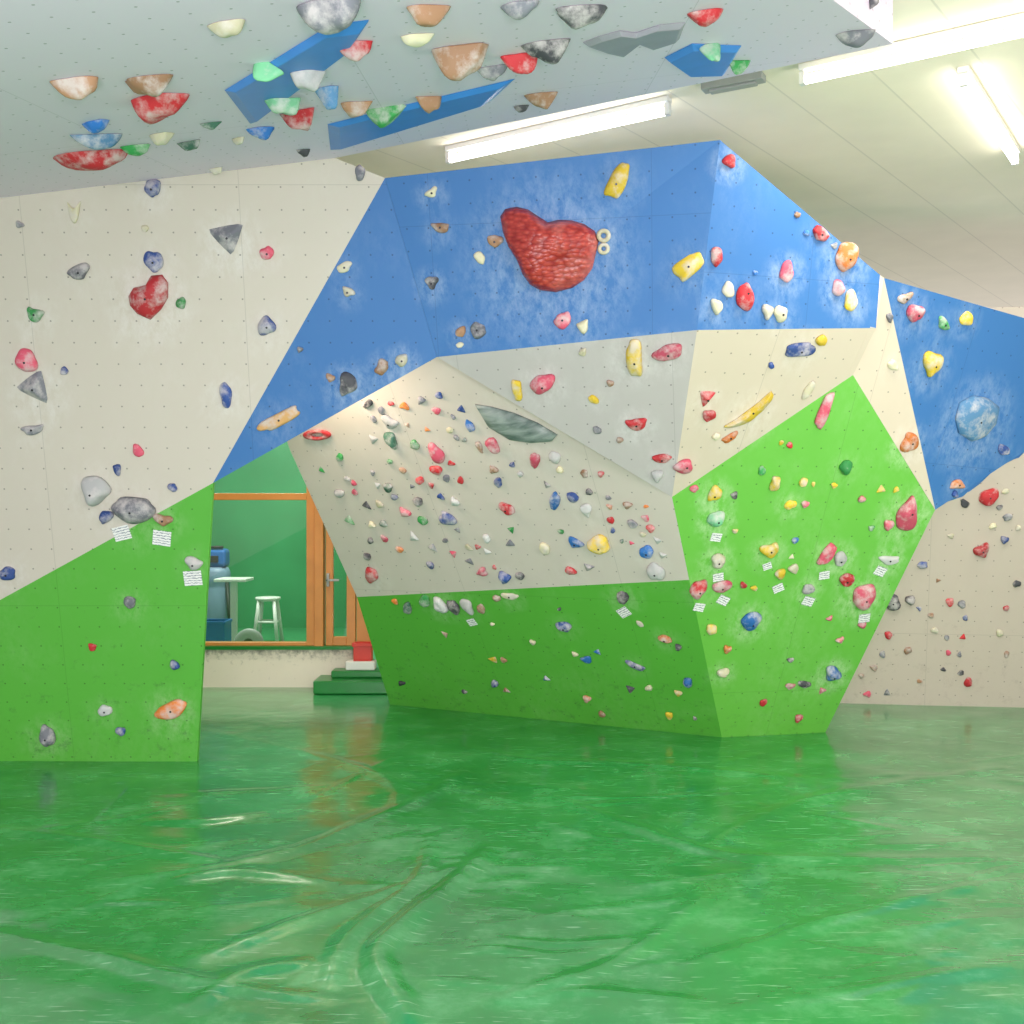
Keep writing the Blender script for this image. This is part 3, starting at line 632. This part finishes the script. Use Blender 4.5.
Lh=[(153,188,16,18,'n'),(229,240,32,28,'e','tri',10),(154,261,18,22,'n'),(267,253,14,13,'p'),(80,272,22,15,'e'),(181,303,10,12,'g'),(35,315,16,14,'g','bean',-20),
(267,327,20,18,'n','drop',60),(26,360,20,24,'p'),(38,390,28,30,'e','tri',35),(64,371,8,8,'n'),(226,395,12,26,'n','ell',0),(33,430,22,10,'e','bean',10),(118,470,8,12,'n'),(138,450,10,14,'p'),
(95,490,28,30,'c'),(134,510,42,28,'e','bean',0),(106,517,12,16,'n'),(173,487,10,8,'n'),(163,520,20,12,'t'),(194,563,18,14,'c'),(7,573,16,14,'n'),
(130,602,12,13,'e'),(175,665,10,10,'n'),(171,710,34,18,'o','bean',20),(48,735,14,24,'e','ell',0),(121,731,10,10,'n'),(92,647,8,8,'r'),(105,710,14,12,'c'),(360,173,10,16,'e'),
(75,212,12,22,'w','banana',0),(145,228,7,7,'w'),(20,225,8,7,'e'),
(345,267,16,10,'w'),(348,292,14,10,'w'),(278,420,46,13,'u','bar',28),(347,385,20,24,'k','drop',-30),(382,367,12,16,'t','bar',-30),(402,360,14,12,'w'),(432,283,14,13,'k'),(330,378,10,8,'t'),(300,350,6,6,'e'),
(432,193,14,9,'w'),(440,228,18,10,'t'),(495,241,16,12,'t'),(480,258,10,14,'w'),(618,180,18,36,'y','bar',-22),(604,236,14,14,'w','ring'),(604,249,12,12,'w','ring'),(689,266,32,20,'y','bar',35),(729,162,12,14,'r'),
(716,257,11,20,'r','drop',0),(563,321,18,16,'p'),(583,327,12,14,'w'),(461,332,12,10,'t'),(478,331,16,16,'e'),(460,345,8,6,'w'),(728,289,12,16,'w'),(744,297,16,28,'r','drop',180),(716,307,12,16,'w'),
(767,312,11,16,'w'),(780,314,14,18,'w'),(787,271,13,22,'p'),(820,234,16,14,'r'),(846,257,20,30,'o'),(838,288,12,16,'p'),(851,300,12,22,'y','ell',0),(806,233,6,6,'b'),(755,273,5,5,'b'),(834,246,6,6,'e'),(797,215,6,6,'t'),
(905,298,14,10,'t'),(914,313,15,18,'p'),(943,324,14,11,'g'),(966,318,12,14,'y'),(931,364,18,26,'y','drop',0),(909,442,16,20,'o','bean',90),(1003,450,12,10,'n'),(893,365,12,10,'w'),(889,318,6,10,'e'),
(958,484,14,10,'o','bean',180),(989,497,20,16,'r'),(982,551,16,14,'r'),(891,602,16,18,'k'),(910,600,10,10,'k'),(955,494,8,8,'n'),(888,635,8,8,'r'),(962,604,8,8,'e'),(1004,540,8,8,'n'),
(634,357,16,40,'y','bar',0),(667,352,32,16,'p','ell',15),(543,382,28,18,'p'),(517,390,10,24,'y','bar',0),(583,352,9,8,'w'),(636,424,22,14,'r','bean',0),(594,399,12,8,'y'),(662,458,20,10,'r'),(657,476,12,14,'c'),(684,466,18,18,'p','drop',150),
(610,383,8,7,'t'),(597,430,10,8,'e'),(620,440,7,7,'t'),
(801,349,28,15,'n','bar',8),(821,340,10,12,'y'),(750,413,50,14,'y','banana',46),(730,437,16,8,'o','bar',40),(706,399,15,18,'r','tri',0),(708,415,13,13,'r'),(824,410,11,40,'p','bar',-8),(808,390,8,22,'w'),(771,365,7,6,'n'),(716,436,8,8,'w'),
(714,494,14,18,'y'),(716,518,18,16,'q'),(717,560,14,16,'w'),(698,588,16,22,'r'),(722,586,20,14,'p'),(711,629,11,12,'y'),(751,620,20,20,'b'),(775,483,10,16,'y','bar',0),(790,504,12,10,'y'),(803,482,8,10,'y'),(805,504,8,8,'p'),(769,550,18,16,'y','bean',20),
(793,569,10,12,'w'),(780,573,10,12,'y'),(827,554,12,26,'p','bar',-20),(840,558,14,18,'c'),(808,589,12,12,'e'),(846,579,14,14,'r'),(863,596,22,30,'p'),(888,560,20,10,'c'),(907,513,20,40,'p','drop',180),(832,673,18,16,'b'),(845,467,12,16,'g'),
(790,686,10,8,'r'),(804,684,14,8,'k'),(798,718,8,10,'r'),(763,702,7,9,'r'),(723,672,12,10,'w'),(727,649,8,10,'o'),(762,470,7,10,'g'),(743,585,8,7,'r'),(888,525,10,12,'p'),(871,528,6,6,'g'),(790,660,7,6,'k'),(840,640,8,8,'r'),(862,625,8,8,'p'),(795,540,7,7,'b'),
(318,434,28,12,'r','ring'),(267,457,20,12,'r'),(340,457,8,8,'g'),(390,422,16,14,'c'),(368,404,12,7,'k','bar',30),(392,440,12,20,'d'),(437,452,13,24,'p'),(437,470,12,12,'r'),(448,518,13,20,'n','bean',70),(494,445,12,18,'p'),(507,508,16,12,'r'),(555,500,10,22,'b'),
(576,543,16,12,'b'),(598,543,22,22,'y','claw',0),(505,577,12,14,'n'),(545,548,10,14,'w'),(647,552,16,14,'b'),(656,570,18,20,'c'),(535,460,10,18,'p'),(573,497,12,12,'n'),(571,570,12,9,'r'),(587,510,12,16,'c'),(498,482,8,12,'n'),(470,425,8,14,'b'),(480,447,6,14,'t'),(497,598,8,8,'t'),
(423,520,10,10,'g'),(555,457,12,14,'c'),(628,505,10,8,'t'),(651,528,9,9,'r'),(611,520,8,8,'r'),(372,575,12,20,'r'),(420,480,10,8,'r'),(403,470,7,7,'t'),(450,430,7,7,'w'),(447,478,8,8,'e'),(520,575,9,9,'k'),
(408,607,8,16,'d'),(440,604,12,20,'c'),(454,607,12,18,'k'),(468,606,12,20,'c'),(623,597,12,16,'k'),(665,638,14,9,'o'),(564,626,16,12,'n'),(635,665,20,7,'n','bar',-30),(688,682,10,12,'b'),(510,596,18,8,'w'),(425,600,10,16,'g'),(533,642,6,7,'w'),(575,654,7,6,'w'),(697,592,6,12,'w'),(481,608,8,12,'t')]
for t in Lh:
    x,y,w,h,c=t[:5]; k=t[5] if len(t)>5 else random.Random(x*y).choice(['ell','ell','drop','bean','heart','drop']); ro=t[6] if len(t)>6 else random.Random(x+y).uniform(-35,35)
    hold(x,y,w,h,c,k,ro)
def inpoly(x,y,poly):
    c=False;n=len(poly);j=n-1
    for i in range(n):
        xi,yi=poly[i];xj,yj=poly[j]
        if (yi>y)!=(yj>y) and x<(xj-xi)*(y-yi)/(yj-yi)+xi: c=not c
        j=i
    return c
def fill(poly,cnt,smin,smax,cols,seed,clusters=None,spread=22):
    rng=random.Random(seed); k=0;tries=0
    xs_=[p[0] for p in poly];ys_=[p[1] for p in poly]
    while k<cnt and tries<6000:
        tries+=1
        if clusters and rng.random()<.72:
            cx_,cy_=rng.choice(clusters); x=rng.gauss(cx_,spread); y=rng.gauss(cy_,spread*.7)
        else: x=rng.uniform(min(xs_),max(xs_));y=rng.uniform(min(ys_),max(ys_))
        if not inpoly(x,y,poly): continue
        s=rng.uniform(smin,smax)
        if any(math.hypot(x-a,y-b)<r+s*.6+1.2 for a,b,r in placed): continue
        hold(x,y,s,s*rng.uniform(.7,1.4),rng.choice(cols),rng.choice(['ell','drop','bean','tri','heart']),rng.uniform(0,360),bolt=False); k+=1
TG=[(162,538,18,-8),(122,533,17,14),(193,578,18,4),(716,537,11,-6),(718,577,11,12),(699,607,11,-10),(723,600,12,-24),(778,588,11,28),(824,575,11,10),(808,601,12,-16),(864,618,12,8),(880,571,12,-20),(767,566,9,24),(624,612,13,30),(472,622,10,18)]
for x,y,s,_ in TG: placed.append((x,y,s*.7))
fill([(300,450),(430,378),(480,412),(655,500),(680,570),(365,590)],78,5,9.5,'rrpptkkneegewodtc',1,[(560,458),(590,475),(520,448),(470,430),(385,410),(430,460),(365,500),(375,540),(600,530),(640,540),(470,545),(420,500)],20)
fill([(370,600),(685,590),(710,725),(400,695)],22,5,9,'rwkbtony',2)
fill([(945,515),(1020,465),(1020,700),(850,695),(905,600)],32,5,8,'rkkpentw',3)
fill([(690,480),(850,390),(920,510),(820,720),(730,730)],14,5,8,'ryypgwk',4)
print('HOLDS',len(placed3))
for o,tg in WALLS:
    me=o.data; at=me.attributes.new('chalk','FLOAT','POINT')
    if tg in('O','B'): continue
    vals=[0.0]*len(me.vertices)
    for i,v in enumerate(me.vertices):
        co=v.co; s=0
        for p,R,a in CHALK:
            dx=co.x-p.x
            if abs(dx)>R: continue
            dz=co.z-p.z+R*.15
            if abs(dz)>R: continue
            dy=co.y-p.y; d2_=(dx*dx+dy*dy+dz*dz)/(R*R)
            if d2_<1: s=max(s,a*(1-d2_))
        vals[i]=s
    at.data.foreach_set('value',vals)
def tagcard(px,py,s,rot):
    r=hit(px,py)
    if not r: return
    p,n,tg=r; s=s/F*p.y; right,up=frame(n,tg); a=math.radians(rot)
    X=right*math.cos(a)+up*math.sin(a); Y=up*math.cos(a)-right*math.sin(a)
    h=s/2;k=s*.42
    o=meshobj('paper_tag',[(-h,-k,0),(h,-k,0),(h,k,0),(-h,k,0),(-h,-k,.002),(h,-k,.004),(h,k,.002),(-h,k,.002)],[(3,2,1,0),(4,5,6,7),(0,1,5,4),(1,2,6,5),(2,3,7,6),(3,0,4,7)],[M['tag']])
    mw=Matrix((X,Y,n)).transposed().to_4x4(); mw.translation=p+n*.003; o.matrix_world=mw
    setp(o,'white paper route tag with dark stripes stuck beside a hold','route tag','paper route tags')
for t in TG: tagcard(*t)

# ---------------------------------------------------------------- lights, world, camera
def area(name,loc,target,sx,sy,e,c=(1,1,1)):
    ld=bpy.data.lights.new(name,'AREA'); ld.shape='RECTANGLE'; ld.size=sx; ld.size_y=sy; ld.energy=e; ld.color=c
    o=link(bpy.data.objects.new(name,ld)); o.location=loc; o.rotation_euler=(Vector(target)-Vector(loc)).to_track_quat('-Z','Y').to_euler(); return o
area('unseen_area_light',(2.8,-0.5,3.7),(1.0,7,1.4),3,1.5,140,(1,.96,.92))
area('unseen_area_light',(-1.0,-2.0,2.1),(-.3,7,2.4),2.5,1,130,(1,.95,.98))
area('flash',(0.35,-0.4,1.75),(0.1,7,2.6),.5,.4,95,(1,.96,.98))
area('overhang_fill_light',(-0.6,-0.6,0.7),(-0.8,3.6,3.2),1.6,.6,125,(.97,.9,1))  # added fill light behind the camera, aimed up to brighten the overhang
area('ceiling_uplight',(3.6,4.6,1.0),(2.9,6.4,3.95),1.2,.6,38,(1,.95,.9))
area('unseen_area_light',(-1.35,6.95,2.55),(0.0,7.6,1.2),.7,.15,13,(1,.8,.6))  # added light hidden behind the blue arch to brighten the recessed wall
area('unseen_area_light',(4.2,7.6,3.85),(4.2,8.0,0),1.5,.3,20,(1,.93,.85))
area('unseen_area_light',(-2.2,9.0,3.4),(-2.2,10,0.6),1.2,.3,34,(1,.88,.72))  # added warm light, out of view, to light the timber door and window
area('unseen_area_light',(-3.0,12.0,3.6),(-3.0,13.4,0),1.5,.6,190,(1,1,.95))
w=bpy.data.worlds.new('World'); scene.world=w; w.use_nodes=True
w.node_tree.nodes['Background'].inputs[0].default_value=(1,0.97,1,1); w.node_tree.nodes['Background'].inputs[1].default_value=0.88
cd=bpy.data.cameras.new('Camera'); cd.sensor_width=36; cd.lens=36*F/1024; cd.clip_start=.05
co=link(bpy.data.objects.new('Camera',cd)); co.location=CAM; co.rotation_euler=(math.pi/2,0,0); scene.camera=co
